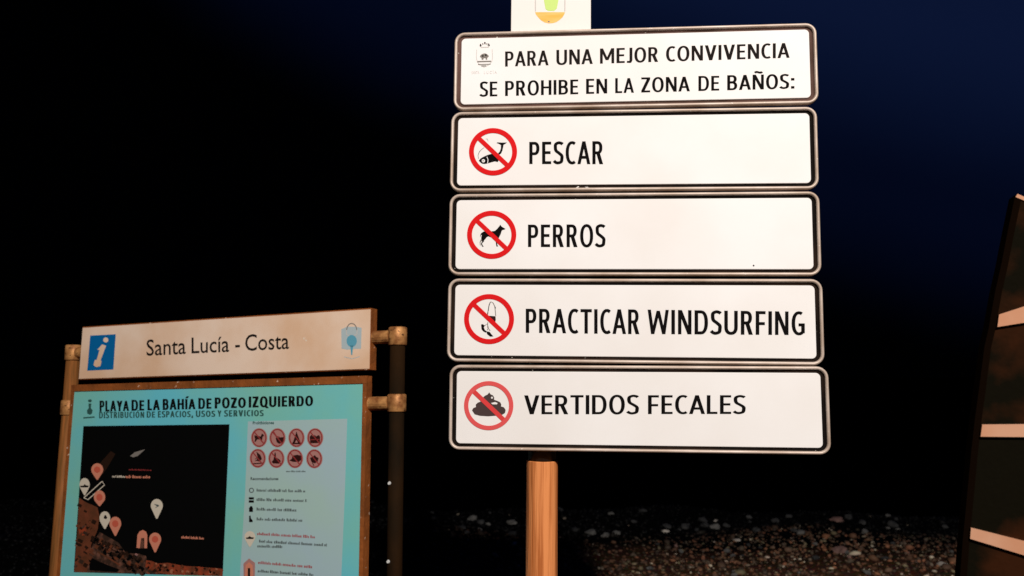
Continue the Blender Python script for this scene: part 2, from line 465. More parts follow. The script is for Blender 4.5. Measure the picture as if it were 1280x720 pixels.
def ground_material():
    m = bpy.data.materials.new("stony_ground"); m.use_nodes = True
    t = m.node_tree; b = t.nodes['Principled BSDF']
    b.inputs['Roughness'].default_value = 0.85
    b.inputs['Specular IOR Level'].default_value = 0.02
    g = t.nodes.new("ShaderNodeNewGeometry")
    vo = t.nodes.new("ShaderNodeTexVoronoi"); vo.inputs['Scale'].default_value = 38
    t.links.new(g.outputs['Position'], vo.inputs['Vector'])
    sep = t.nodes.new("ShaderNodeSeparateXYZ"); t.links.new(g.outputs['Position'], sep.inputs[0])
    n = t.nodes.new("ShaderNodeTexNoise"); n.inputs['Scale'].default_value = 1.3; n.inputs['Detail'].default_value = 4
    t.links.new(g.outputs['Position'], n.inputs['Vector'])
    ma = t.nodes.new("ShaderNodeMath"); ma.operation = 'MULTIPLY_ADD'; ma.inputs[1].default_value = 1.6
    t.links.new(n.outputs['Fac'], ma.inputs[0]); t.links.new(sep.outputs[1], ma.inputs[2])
    mr = t.nodes.new("ShaderNodeMapRange"); mr.inputs[1].default_value = 7.1; mr.inputs[2].default_value = 8.7  # lamp falloff painted in: ground colour goes near black with distance
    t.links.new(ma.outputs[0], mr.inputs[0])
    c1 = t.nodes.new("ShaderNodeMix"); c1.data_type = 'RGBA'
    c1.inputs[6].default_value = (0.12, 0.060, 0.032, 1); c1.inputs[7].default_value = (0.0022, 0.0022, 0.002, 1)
    ml = t.nodes.new("ShaderNodeMapRange"); ml.inputs[1].default_value = 0.6; ml.inputs[2].default_value = -0.9  # the loss of light towards the left, also painted into the colour
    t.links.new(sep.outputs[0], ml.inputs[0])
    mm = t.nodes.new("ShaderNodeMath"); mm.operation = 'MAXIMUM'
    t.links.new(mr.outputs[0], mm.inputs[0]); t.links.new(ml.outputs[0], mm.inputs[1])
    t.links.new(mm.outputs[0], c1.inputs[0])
    c2 = t.nodes.new("ShaderNodeMix"); c2.data_type = 'RGBA'; c2.blend_type = 'MULTIPLY'
    c2.inputs[0].default_value = 0.7
    t.links.new(c1.outputs[2], c2.inputs[6]); t.links.new(vo.outputs['Color'], c2.inputs[7])
    t.links.new(c2.outputs[2], b.inputs['Base Color'])
    bp = t.nodes.new("ShaderNodeBump"); bp.inputs['Strength'].default_value = 0.8; bp.inputs['Distance'].default_value = 0.02
    t.links.new(vo.outputs['Distance'], bp.inputs['Height']); t.links.new(bp.outputs[0], b.inputs['Normal'])
    return m
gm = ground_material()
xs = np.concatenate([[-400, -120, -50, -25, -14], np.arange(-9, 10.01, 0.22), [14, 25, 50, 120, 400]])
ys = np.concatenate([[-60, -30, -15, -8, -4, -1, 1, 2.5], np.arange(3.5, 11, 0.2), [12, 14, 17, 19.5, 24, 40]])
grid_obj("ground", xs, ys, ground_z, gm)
sea_m = mat("dark_sea_water", (0.001, 0.0013, 0.0018, 1), 0.7, bump=0.5, bscale=1.2, spec=0.0)
grid_obj("sea", [-3000, -500, -50, 50, 500, 3000], [16, 60, 400, 4500], lambda x, y: -2.6, sea_m)

# pebbles: nobody could count them
def ico():
    p = (1 + 5 ** .5) / 2
    v = np.array([(-1, p, 0), (1, p, 0), (-1, -p, 0), (1, -p, 0), (0, -1, p), (0, 1, p), (0, -1, -p), (0, 1, -p),
                  (p, 0, -1), (p, 0, 1), (-p, 0, -1), (-p, 0, 1)], float)
    v /= np.linalg.norm(v[0])
    f = np.array([(0, 11, 5), (0, 5, 1), (0, 1, 7), (0, 7, 10), (0, 10, 11), (1, 5, 9), (5, 11, 4), (11, 10, 2), (10, 7, 6), (7, 1, 8),
                  (3, 9, 4), (3, 4, 2), (3, 2, 6), (3, 6, 8), (3, 8, 9), (4, 9, 5), (2, 4, 11), (6, 2, 10), (8, 6, 7), (9, 8, 1)])
    return v, f
IV, IF = ico()

def attr_material(name, rough):
    m = bpy.data.materials.new(name); m.use_nodes = True
    t = m.node_tree; b = t.nodes['Principled BSDF']
    b.inputs['Roughness'].default_value = rough; b.inputs['Specular IOR Level'].default_value = 0.12
    a = t.nodes.new("ShaderNodeAttribute"); a.attribute_name = 'stone_colour'
    n = t.nodes.new("ShaderNodeTexNoise"); n.inputs['Scale'].default_value = 55
    mx = t.nodes.new("ShaderNodeMix"); mx.data_type = 'RGBA'; mx.blend_type = 'MULTIPLY'; mx.inputs[0].default_value = 0.4
    t.links.new(a.outputs['Color'], mx.inputs[6]); t.links.new(n.outputs['Color'], mx.inputs[7])
    t.links.new(mx.outputs[2], b.inputs['Base Color'])
    return m

def pebbles():
    N1 = 30000
    x = rng.uniform(-6, 8.5, N1); y = 4.6 + (10.3 - 4.6) * rng.random(N1)
    size = 0.009 + 0.016 * rng.random(N1) ** 2.2 + 0.035 * (rng.random(N1) > 0.975) * rng.random(N1)
    far = np.clip((y + 0.35 * np.sin(x * 1.7) - 0.12 * x - 6.9) / 1.5, 0, 1)  # pebbles carry the painted falloff of light too, darker with distance
    far = np.maximum(far, np.clip((0.3 - x) / 1.2, 0, 1))  # and painted darker towards the left, as the light fades
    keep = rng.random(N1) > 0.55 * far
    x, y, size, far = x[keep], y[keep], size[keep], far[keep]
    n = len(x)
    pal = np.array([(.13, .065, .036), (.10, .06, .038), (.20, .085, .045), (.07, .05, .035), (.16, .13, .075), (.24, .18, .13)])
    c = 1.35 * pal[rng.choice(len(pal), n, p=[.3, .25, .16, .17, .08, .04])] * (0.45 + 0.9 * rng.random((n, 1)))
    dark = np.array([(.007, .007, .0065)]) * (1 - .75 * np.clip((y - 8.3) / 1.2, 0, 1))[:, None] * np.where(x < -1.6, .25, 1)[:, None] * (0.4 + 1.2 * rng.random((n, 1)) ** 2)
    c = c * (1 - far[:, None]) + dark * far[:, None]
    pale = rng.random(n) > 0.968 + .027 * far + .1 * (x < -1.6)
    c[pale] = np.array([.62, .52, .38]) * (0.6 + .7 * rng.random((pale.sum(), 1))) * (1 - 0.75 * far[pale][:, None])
    sx = size * rng.uniform(.8, 1.5, n); sy = size * rng.uniform(.7, 1.1, n); sz = size * rng.uniform(.4, .9, n)
    a = rng.uniform(0, 6.28, n); ti = rng.uniform(-.5, .5, n)
    z = np.array([ground_z(float(p), float(q)) for p, q in zip(x, y)])
    V = IV[None] * rng.uniform(.72, 1.2, (n, 12, 1))
    V = V * np.stack([sx, sy, sz], 1)[:, None]
    ct, st = np.cos(ti)[:, None], np.sin(ti)[:, None]
    X, Y, Z = V[..., 0], V[..., 1], V[..., 2]
    X, Z = X * ct - Z * st, X * st + Z * ct
    ca, sa = np.cos(a)[:, None], np.sin(a)[:, None]
    X, Y = X * ca - Y * sa, X * sa + Y * ca
    V = np.stack([X + x[:, None], Y + y[:, None], Z + (z + sz * .35)[:, None]], -1).reshape(-1, 3)
    F = (IF[None] + (np.arange(n) * 12)[:, None, None]).reshape(-1, 3)
    me = bpy.data.meshes.new("pebbles")
    me.vertices.add(len(V)); me.vertices.foreach_set('co', V.ravel())
    me.loops.add(F.size); me.loops.foreach_set('vertex_index', F.ravel())
    me.polygons.add(len(F)); me.polygons.foreach_set('loop_start', np.arange(0, F.size, 3)); me.polygons.foreach_set('loop_total', np.full(len(F), 3))
    me.update(calc_edges=True)
    at = me.color_attributes.new('stone_colour', 'FLOAT_COLOR', 'POINT')
    C = np.concatenate([np.repeat(c, 12, 0), np.ones((n * 12, 1))], 1)
    at.data.foreach_set('color', C.ravel())
    me.materials.append(attr_material("pebble_stone", 0.6))
    o = bpy.data.objects.new("pebbles", me); COL.objects.link(o)
    tag(o, 'mixed brown and grey pebbles covering the ground behind the signs', 'pebbles', kind='stuff')
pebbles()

# larger loose stones
def stone_mesh(seed, m):
    import bmesh
    bm = bmesh.new(); bmesh.ops.create_icosphere(bm, subdivisions=2, radius=1)
    for v in bm.verts:
        d = 1 + 0.55 * noise.noise(v.co * 1.1 + Vector((seed * 3.1, 0, 0))) + 0.2 * noise.noise(v.co * 3 + Vector((0, seed * 2.0, 0)))
        v.co = Vector((v.co.x * d, v.co.y * d * .8, v.co.z * d * .62))
    me = bpy.data.meshes.new("stone"); bm.to_mesh(me); bm.free(); me.materials.append(m)
    return me
st_mats = [mat("dark_grey_stone", (0.030, 0.030, 0.029, 1), .8, col2=(0.010, 0.010, 0.010, 1), vscale=12, bump=.4),
           mat("grey_stone", (0.11, 0.105, 0.095, 1), .8, col2=(0.05, 0.05, 0.048, 1), vscale=12, bump=.4),
           mat("pale_stone", (0.46, 0.42, 0.36, 1), .7, col2=(0.25, 0.22, 0.19, 1), vscale=12, bump=.4),
           mat("pinkish_stone", (0.20, 0.11, 0.09, 1), .8, col2=(0.11, 0.06, 0.05, 1), vscale=12, bump=.4)]
meshes = [[stone_mesh(s + 5 * i, m) for s in range(4)] for i, m in enumerate(st_mats)]
def ground_at(px, py):
    d = FPX * _f + (px - 640) * CR - (py - 360) * CU
    t = -EYE[2] / d[2]
    for _ in range(12):
        q = EYE + t * d; t = (ground_z(q[0], q[1]) - EYE[2]) / d[2]
    return EYE + t * d
def stone(px, py, wpx, kind, label, group=None, sq=1.0):
    q = ground_at(px, py)
    r = wpx / 2 / FPX * q[1]
    o = bpy.data.objects.new("stone", meshes[kind][random.randrange(4)])
    o.location = (q[0], q[1], q[2] + r * .3)
    o.scale = (r, r * random.uniform(.8, 1.1), r * random.uniform(.75, 1.1) * sq)
    o.rotation_euler = (random.uniform(-.2, .2), random.uniform(-.2, .2), random.uniform(0, 6.3))
    COL.objects.link(o); tag(o, label, 'stone', group)
stone(639, 655, 13, 1, 'pale grey stone just left of the orange wooden post')
stone(643, 681, 8, 2, 'small pale stone low beside the left edge of the orange post')
stone(591, 650, 12, 1, 'dim grey stone on the dark beach between the map board and the orange post')
stone(738, 668, 15, 1, 'grey stone right of the orange post, darkest of the row of three', sq=.8)
stone(757, 671, 13, 1, 'grey stone in the middle of the row of three right of the post')
stone(770, 668, 10, 1, 'smaller grey stone at the right end of the row of three near the post')
stone(832, 666, 9, 2, 'bright pale stone on the dark shingle under the lowest sign')
stone(895, 652, 6, 2, 'tiny bright stone on the dark beach crest under the lowest sign')
stone(893, 661, 13, 1, 'dark grey rounded stone just below the tiny bright stone')
stone(944, 641, 14, 0, 'dark stone on the beach crest under the right end of the signs')
stone(1045, 653, 20, 3, 'long low pinkish stone lying on the beach crest', sq=.55)
stone(1051, 691, 18, 3, 'pinkish stone on the brown pebbles below the long low pinkish stone')
stone(1165, 639, 19, 0, 'large dim grey rock on the beach crest beside the dark board')
stone(1178, 708, 14, 2, 'pale stone on the brown pebbles beside the foot of the dark board', sq=.7)
stone(921, 677, 10, 2, 'pale tan stone on the pebbles below the lowest sign\'s right half', sq=.7)
stone(1117, 658, 14, 0, 'dull dark stone left of the large dim rock on the crest')
for i in range(46):
    px, py = random.uniform(540, 1200), random.uniform(636, 672)
    stone(px, py, random.uniform(4, 13), random.choice([0, 0, 1, 0, 0]), 'dark rough stone lying loose on the unlit beach crest',
          'loose dark stones along the beach crest')
for i in range(22):
    px, py = random.uniform(800, 1200), random.uniform(680, 722)
    kd = random.choice([1, 3, 0, 1, 0])
    stone(px, py, random.uniform(5, 10), kd, {0: 'dark', 1: 'grey', 3: 'reddish brown'}[kd] + ' stone lying among the small brown pebbles of the beach',
          'larger stones among the brown pebbles')

# ================================================================== PROHIBITION SIGN POST
YAW = -0.0878
SX = np.array([math.cos(YAW), math.sin(YAW), 0.0]); SU = np.array([0, 0, 1.0])
SN = np.cross(SX, SU)
Q0 = np.array([0, 2.64, 0.0])
PW, PH = 1.2146, 0.2771
sp_thing = None
main = Plane(Q0, SX, SU)
# post: centre behind the panels
BACK = 0.018
pa = main.at(674.5, 640)[0]
POSTR = 0.0525
off = BACK + 0.012 + POSTR
pc = main.P(pa, 0, -off)
# the post stands further back than the panels: slide it so it is seen at the photographed place
pc = pc + SX * (pa * off / 2.64)
signpost = thing("signpost", (pc[0], pc[1], 0), 'tall orange wooden post carrying five white Spanish beach rule panels and a small emblem plate', 'signpost')
wood_top = Plane(pc + SN * POSTR, SX, SU).at(674.5, 577.5)[1]
mb = MB(); tube(mb, (pc[0], pc[1], -0.3), (pc[0], pc[1], wood_top), POSTR * 1.01, POSTR, M['wood'], n=40, cham=0.002)
mb.build("post", signpost, smooth=False)
mb = MB(); tube(mb, (pc[0], pc[1], wood_top - .002), (pc[0], pc[1], 2.90), .046, .046, M['steel'], n=28)
mast = mb.build("mast", signpost)
for p in mast.data.polygons: p.use_smooth = len(p.vertices) == 4
for p in signpost.children[0].data.polygons: p.use_smooth = len(p.vertices) == 4

PANELS = [  # cx, cz, rot, label
    (0.3993, 2.6284, 0.0006, 'white header panel with a town crest and two lines of black lettering'),
    (0.3922, 2.3439, -0.0031, 'white panel reading PESCAR beside a crossed-out fish'),
    (0.3919, 2.0596, -0.0015, 'white panel reading PERROS beside a crossed-out dog'),
    (0.3928, 1.7724, -0.0012, 'white panel reading PRACTICAR WINDSURFING beside a crossed-out windsurfer'),
    (0.4035, 1.4890, 0.0052, 'white panel reading VERTIDOS FECALES beside a crossed-out dropping')]

def make_panel(cx, cz, rot, label, channel):
    X = math.cos(rot) * SX + math.sin(rot) * SU; U = -math.sin(rot) * SX + math.cos(rot) * SU
    pl = Plane(main.P(cx, cz), X, U)
    w, h, R = PW, PH, 0.036
    mb = MB()
    face_r = [(rrect(w - 0.006, h, R, 0.0205), -0.006), (rrect(w - 0.006, h, R, 0.0215), -0.0008), (rrect(w - 0.006, h, R, 0.0228), 0.0)]
    loft(mb, pl, face_r, M['white'], cap_last=True)
    panel = mb.build("sign_panel", signpost, label=label)
    mb = MB()
    prof = [(0.004, -BACK), (0.0, -BACK + .003), (0.0, -0.002), (0.0008, 0.002), (0.0028, 0.0048), (0.0056, 0.0058), (0.0086, 0.0046), (0.0106, 0.0018), (0.0112, -0.002)]
    loft(mb, pl, [(rrect(w, h, R, d), z) for d, z in prof], M['rim'], cap_first=True)
    r = mb.build("rim", panel, smooth=True)
    mb = MB()
    loft(mb, pl, [(rrect(w, h, R, 0.0112), -0.002), (rrect(w, h, R, 0.0126), -0.0052), (rrect(w - .006, h, R, 0.0188), -0.0056), (rrect(w - 0.006, h, R, 0.0206), -0.004)], channel)
    mb.build("channel", panel, smooth=True)
    # clamp bracket behind the panel holding it on the post
    mb = MB()
    ba = pl.at(674.5, 300)[0] if False else pa - cx
    box_on(mb, pl, ba - 0.075, ba + 0.075, -0.018, 0.018, -BACK - 0.0115, -BACK - 0.001, M['steel'])
    mb.build("bracket", panel)
    return panel, pl

panels = [make_panel(*p, M['channel_brown'] if i == 0 else M['channel_dark']) for i, p in enumerate(PANELS)]

# --- lettering
Z1, Z2 = (540, 0, 4.923), (800, 0, 4.923)
pn, pl = panels[0]
mb = MB(); pr = Print(pl)
b1 = lambda x: 83.3 + (x - 632) * (72.3 - 83.3) / 353
b2 = lambda x: 120.9 + (x - 600) * (110.7 - 120.9) / 393
for t, x0, x1 in (("PARA", 631.4, 685.8), ("UNA", 695.5, 741), ("MEJOR", 750, 822.7), ("CONVIVENCIA", 832.5, 987)):
    caps(pn, pr, t, x0, b1(x0), x1, b1(x1), b1(x0) - 18.9, b1(x1) - 18.6, M['ink_soft'], t=.148, gap=.115)
for t, x0, x1 in (("SE", 600, 621.7), ("PROHIBE", 631.4, 722.8), ("EN", 732.6, 759), ("LA", 769, 792.5), ("ZONA", 801.6, 862.4), ("DE", 873, 899), ("BAÑOS:", 909, 993)):
    caps(pn, pr, t, x0, b2(x0), x1, b2(x1), b2(x0) - 18.8, b2(x1) - 18.3, M['ink'], t=.148, gap=.115)
# crest (zoom 12x, origin 570,40)
mb = MB(); pr = Print(pl, 570, 40, 12.0)
for cx, cy, r in ((368, 205, 13), (368, 188, 9), (433, 165, 13), (495, 200, 13), (490, 182, 9), (400, 178, 8), (464, 178, 8)):
    pr.disc(mb, cx, cy, r, M['ink_soft'], ry=r * 1.15, n=14)
pr.ring(mb, 432, 225, 62, 10, M['ink_pale'], ry=50, a0=180, a1=360)
pr.line(mb, [(372, 232), (494, 228)], 12, M['ink_pale'])
pr.line(mb, [(312, 262), (305, 380), (318, 440), (350, 490), (420, 530), (490, 495), (540, 440), (548, 380), (542, 258)], 9, M['ink_pale'])
pr.poly(mb, [(358, 375), (370, 345), (395, 330), (420, 322), (445, 322), (468, 335), (488, 352), (492, 372), (470, 385), (468, 415), (448, 418), (442, 392), (415, 395), (410, 418), (385, 415), (382, 388)], M['ink_grey'])
pr.disc(mb, 402, 360, 16, M['ink_soft'], dh=.0002, ry=12, n=12); pr.disc(mb, 448, 348, 14, M['ink_soft'], dh=.0002, ry=14, n=12)
pr.line(mb, [(315, 446), (528, 440)], 20, M['ink_grey'])
pr.line(mb, [(330, 488), (520, 483)], 13, M['ink_grey'])
pr.line(mb, [(380, 510), (455, 508)], 16, M['ink_grey'])
word(mb, pr, "SANTA", 235, 632, 348, 628, 590, 586, M['ink_pale'], bold=.0)
word(mb, pr, "LUCÍA", 420, 630, 612, 626, 588, 584, M['ink_pale'], bold=.0, space=1.5)
mb.build("crest", pn)

def prohibition(pn, pr, cx, cy, rx, ry, th, bar, m, mbar, draw):
    s = MB(); draw(s, pr); s.build("pictogram", pn)
    r = MB()
    pr.ring(r, cx, cy, rx, th, m, dh=0.0012, ry=ry)
    rr = rx - th * .5
    a = math.radians(43.5)
    pr.line(r, [(cx - rr * math.cos(a), cy - rr * math.sin(a)), (cx + rr * math.cos(a), cy + rr * math.sin(a))], bar, mbar, dh=0.0010)
    r.build("prohibition_ring", pn)

# PESCAR
pn, pl = panels[1]
mb = MB(); pr = Print(pl)
caps(pn, pr, "PESCAR", 661.6, 205.1, 754, 205.3, 177.4, 176.4, M['ink'], t=.150, gap=.125)
for k_, pts in enumerate(([(716, 235.4), (719, 234.6), (723, 232.4), (724, 233.2), (720, 235.6), (717, 236.2)], [(731, 233.2), (735, 233.6), (739, 235.2), (747, 235.0), (747, 236.0), (738, 236.3), (734, 235.0)], [(768, 235.1), (773, 234.6), (777, 235.2), (775, 236.1), (769, 236.0)])):
    mb = MB(); pr = Print(pl, h=-.0040); pr.poly(mb, pts, M['white_plate']); mb.build("paint_chip", pn)
def fish(s, p):
    k = M['ink']
    p.poly(s, [(484, 334), (492, 329), (530, 331), (574, 330), (562, 340), (545, 350), (541, 372), (535, 400), (524, 424), (506, 436), (497, 424), (512, 408), (522, 380), (522, 352), (505, 342)], k)
    p.poly(s, [(332, 486), (345, 470), (362, 458), (385, 447), (410, 436), (438, 428), (470, 432), (500, 455), (505, 480), (495, 498), (470, 492), (440, 500), (415, 508), (385, 514), (362, 512), (345, 500)], k)
    p.disc(s, 372, 487, 14, M['white'], dh=.0003, n=18)
    p.disc(s, 370, 487, 6, M['ink_grey'], dh=.0005, n=12)
    p.line(s, [(402, 452), (412, 478), (408, 508)], 6, M['white'], dh=.0003)
    p.line(s, [(330, 470), (326, 440), (336, 412), (356, 390), (378, 374)], 3.5, M['ink_soft'])
    p.line(s, [(392, 300), (408, 300), (412, 320)], 3.5, M['ink_grey'])
    p.line(s, [(328, 432), (342, 402)], 4, M['ink'], dh=.0001)
prohibition(pn, Print(pl, 550, 130, 6.856), 455, 410, 206, 203, 42, 38, M['red'], M['red'], fish)
# PERROS
pn, pl = panels[2]
mb = MB(); pr = Print(pl)
caps(pn, pr, "PERROS", 660, 308.8, 756.5, 309, 280.8, 280.4, M['ink'], t=.150, gap=.125)
pr.disc(mb, 942, 332, 1.1, M['ink'], n=10)
mb.build("speck", pn)
def dog(s, p):
    k = M['ink']
    p.poly(s, [(508, 328), (517, 314), (526, 328), (540, 338), (562, 350), (552, 357), (535, 360), (527, 372), (522, 392), (512, 412), (505, 425), (500, 445), (470, 440), (440, 425), (415, 415), (402, 420), (390, 436), (376, 452),
               (362, 458), (354, 444), (353, 425), (358, 405), (350, 400), (349, 412), (346, 424), (344, 405), (352, 388), (372, 374), (400, 370), (440, 372), (470, 368), (490, 350)], k)
    p.poly(s, [(366, 448), (380, 455), (360, 474), (366, 492), (376, 502), (362, 504), (350, 478)], M['ink_soft'])
    p.poly(s, [(350, 440), (358, 452), (346, 468), (348, 485), (346, 500), (342, 484), (340, 465)], M['ink_grey'])
    p.poly(s, [(476, 440), (492, 446), (490, 470), (492, 490), (500, 500), (484, 502), (480, 480)], M['ink_soft'])
    p.poly(s, [(494, 440), (505, 440), (503, 462), (500, 478), (498, 462)], M['ink_grey'])
prohibition(pn, Print(pl, 550, 235, 6.856), 443.5, 401, 211, 206, 42, 38, M['red'], M['red'], dog)
# PRACTICAR WINDSURFING
pn, pl = panels[3]
mb = MB(); pr = Print(pl)
caps(pn, pr, "PRACTICAR", 657.2, 416, 799.3, 417.8, 385.9, 386.8, M['ink'], t=.150, gap=.125)
caps(pn, pr, "WINDSURFING", 809.5, 417.6, 1006, 418.9, 387, 389.6, M['ink'], t=.150, gap=.125)
def surfer(s, p):
    p.line(s, [(404, 345), (412, 300), (422, 245), (436, 220), (456, 232), (470, 262), (474, 300), (478, 342)], 7, M['ink_grey'])
    p.line(s, [(414, 300), (418, 262), (430, 226)], 6, M['ink_soft'], dh=.0001)
    p.line(s, [(470, 262), (476, 278)], 8, M['ink'], dh=.0001)
    p.line(s, [(408, 330), (411, 312)], 7, M['ink'], dh=.0001)
    p.poly(s, [(410, 340), (476, 345), (478, 372), (474, 400), (455, 385), (430, 365)], M['icon_dark'])
    p.line(s, [(410, 395), (408, 440), (430, 470)], 6, M['ink_grey'])
    p.poly(s, [(352, 416), (366, 412), (384, 425), (376, 440), (384, 462), (400, 474), (392, 486), (370, 474), (356, 456)], M['ink'])
    p.line(s, [(384, 425), (404, 410), (415, 440), (405, 465)], 6, M['ink_grey'])
    p.poly(s, [(395, 474), (425, 478), (440, 498), (458, 518), (430, 520), (405, 500)], M['ink'])
prohibition(pn, Print(pl, 550, 345, 6.856), 421, 369, 214, 214, 42, 38, M['red'], M['red'], surfer)
# VERTIDOS FECALES
pn, pl = panels[4]
mb = MB(); pr = Print(pl)
caps(pn, pr, "VERTIDOS", 655.2, 517.8, 798.3, 517.8, 494.2, 493.6, M['ink'], t=.138, gap=.10)
caps(pn, pr, "FECALES", 810, 517.6, 931.7, 517.4, 494, 494, M['ink'], t=.138, gap=.10)
def heap(s, p):
    p.poly(s, [(192, 302), (200, 288), (216, 282), (214, 268), (226, 256), (246, 248), (252, 230), (270, 214), (284, 208), (296, 194), (304, 206), (318, 212), (326, 226), (324, 238), (346, 246), (362, 254), (368, 268), (366, 278),
               (384, 284), (394, 300), (390, 318), (374, 328), (340, 334), (290, 338), (240, 335), (208, 326)], M['taupe'])
    p.disc(s, 312, 226, 6, M['white'], dh=.0003, n=14)
    p.poly(s, [(306, 258), (330, 252), (346, 258), (342, 266), (316, 266)], M['white'], dh=.0003)
prohibition(pn, Print(pl, 550, 450, 4.8), 292.5, 273.5, 148, 147, 26, 27, M['red_faded'], M['red_bar'], heap)

# emblem plate above
X = SX; em = Plane(main.P(0, 0, -0.020), SX, SU)
l0, r0 = em.at(638.8, 30)[0], em.at(738.5, 30)[0]; bz = em.at(688, 44)[1]
mb = MB()
w, h = r0 - l0, 0.46
ep = Plane(em.P((l0 + r0) / 2, bz + h / 2), SX, SU)
loft(mb, ep, [(rrect(w, h, .006, .001, 3), -0.010), (rrect(w, h, .006, 0, 3), -0.009), (rrect(w, h, .006, 0, 3), -0.001), (rrect(w, h, .006, .001, 3), 0)], M['white_plate'], cap_last=True, cap_first=True)
plate = mb.build("emblem_plate", signpost, label='small upright white plate with a green and orange emblem above the header panel')
mb = MB(); pr = Print(ep, 625, 0, 9.846)
pr.poly(mb, [(432, 150), (800, 150), (792, 175), (770, 212), (735, 245), (695, 272), (650, 286), (600, 288), (550, 278), (505, 250), (468, 212), (442, 178)], M['logo_orange'])
pr.line(mb, [(436, 140), (436, -60), (470, -200), (560, -280), (612, -290), (665, -280), (760, -200), (800, -60), (798, 140)], 14, M['ink_pale'])
pr.poly(mb, [(540, 0), (560, 110), (590, 135), (665, 135), (700, 105), (720, 0), (700, -120), (620, -190), (560, -120)], M['logo_green'])
pr.poly(mb, [(585, 268), (600, 255), (616, 270), (600, 276)], M['ink_grey'], dh=.0003)
mb.build("emblem", plate)
mb = MB(); box_on(mb, ep, -0.02, 0.02, -0.2, 0.1, -0.030, -0.0105, M['steel']); mb.build("bracket", plate)

# ================================================================== INFORMATION BOARD
IO = np.array([-1.4443, 3.9, 1.7126]); iyaw, iroll, ilean = -0.3682, 0.0381, 0.0447
WH, HH = 1.7458, 0.2768
cxv = np.array([math.cos(iyaw), math.sin(iyaw), 0]); nv = np.array([-math.sin(iyaw), math.cos(iyaw), 0]); up = np.array([0, 0, 1.0])
up2 = math.cos(ilean) * up + math.sin(ilean) * nv
IX = math.cos(iroll) * cxv + math.sin(iroll) * up2; IU = -math.sin(iroll) * cxv + math.cos(iroll) * up2
ip = Plane(IO, IX, IU)
base = ip.P(0, -1.72)
board = thing("information_board", (base[0], base[1], 0), 'tilted beach information board with a cream header strip, teal map poster and two round posts', 'information board')
# header
mb = MB(); box_on(mb, ip, -WH / 2, WH / 2, -HH / 2, HH / 2, -0.050, 0.0, M['frame'])
hb = mb.build("header_panel", board, label='cream header strip with a blue information symbol')
mb = MB(); box_on(mb, ip, -WH / 2 + .003, WH / 2 - .003, -HH / 2 + .004, HH / 2 - .006, 0.0003, 0.003, M['header'])
mb.build("face_sheet", hb)
hp = Plane(ip.P(0, 0, 0.003), IX, IU)
mb = MB(); pr = Print(hp, 60, 370, 5.333)
pr.poly(mb, [(282, 264), (452, 255), (436, 490), (262, 498)], M['blue'])
pr.disc(mb, 386, 293, 17, M['header'], dh=.0004, n=20)
pr.poly(mb, [(362, 322), (388, 332), (352, 428), (358, 436), (350, 468), (322, 474), (304, 462), (312, 428), (326, 424), (344, 360), (330, 358)], M['header'], dh=.0004)
mb.build("information_symbol", hb)
mb = MB(); pr = Print(hp)
mb = MB(); word(mb, pr, "Santa", 183.2, 444.8, 232.3, 442.3, 424.8, 422.0, M['ink_soft'], bold=0.006, space=1.0); mb.build("lettering", hb)
mb = MB(); word(mb, pr, "Lucía", 239.5, 441.8, 286.5, 439.8, 422.0, 419.5, M['ink_soft'], bold=0.006, space=1.0); mb.build("lettering", hb)
mb = MB(); word(mb, pr, "-", 294, 439.3, 300, 439, 419.6, 419.3, M['ink_soft'], bold=0.006); mb.build("lettering", hb)
mb = MB(); word(mb, pr, "Costa", 306.5, 438.8, 361.3, 436.0, 418.3, 415.8, M['ink_soft'], bold=0.006, space=1.0); mb.build("lettering", hb)
mb = MB(); pr = Print(hp, 280, 370, 5.333)
pr.poly(mb, [(782, 222), (820, 205), (880, 205), (918, 212), (914, 352), (880, 352), (820, 358), (784, 350)], M['cyan_soft'])
pr.disc(mb, 852, 300, 34, M['cyan'], dh=.0004, ry=40)
pr.poly(mb, [(842, 330), (862, 330), (856, 392), (848, 392)], M['cyan'], dh=.0004)
pr.ring(mb, 852, 226, 36, 6, M['ink_grey'], dh=.0004, ry=46, a0=180, a1=360)
pr.line(mb, [(816, 226), (818, 258), (852, 270), (886, 256), (888, 226)], 6, M['ink_pale'], dh=.0003)
pr.line(mb, [(800, 405), (852, 418), (905, 404)], 4, M['cyan_soft'])
mb.build("emblem", hb)

# poster box
mt = -0.165
pa0 = ip.at(90, 484)[0]; pa1 = ip.at(456.5, 600)[0]
PB0, PB1 = mt - 1.22, mt
FW = 0.022
mb = MB(); box_on(mb, ip, pa0 + .002, pa1 - .002, PB0 + .002, PB1 - .002, -0.038, -0.004, M['frame'])
body = mb.build("map_panel", board, label='teal poster panel with a dark map and a rusty brown frame')
for k, (a0, a1, b0, b1) in enumerate(((pa0, pa1, PB1 - 0.034, PB1), (pa0, pa1, PB0, PB0 + 0.03), (pa0, pa0 + .020, PB0 + .03, PB1 - .034), (pa1 - 0.020, pa1, PB0 + .03, PB1 - .034))):
    mb = MB(); box_on(mb, ip, a0, a1, b0, b1, -0.042 if k > 1 else -0.040, 0.004 if k > 1 else 0.005, M['frame']); mb.build("frame_strip", body)
mb = MB(); box_on(mb, ip, pa0 + .020, pa1 - .020, PB0 + .03, PB1 - .034, -0.0035, 0.0, M['teal'])
poster = mb.build("poster", board, label="teal poster with a dark beach map and a column of small icons")
P0 = Print(ip, 0, 0, 1.0)
# pale text box
mb = MB(); pr = Print(ip, 280, 490, 5.333, h=.0003)
pr.poly(mb, [(160, 196), (822, 178), (805, 692), (775, 1400), (95, 1400), (140, 692)], M['teal_pale'])
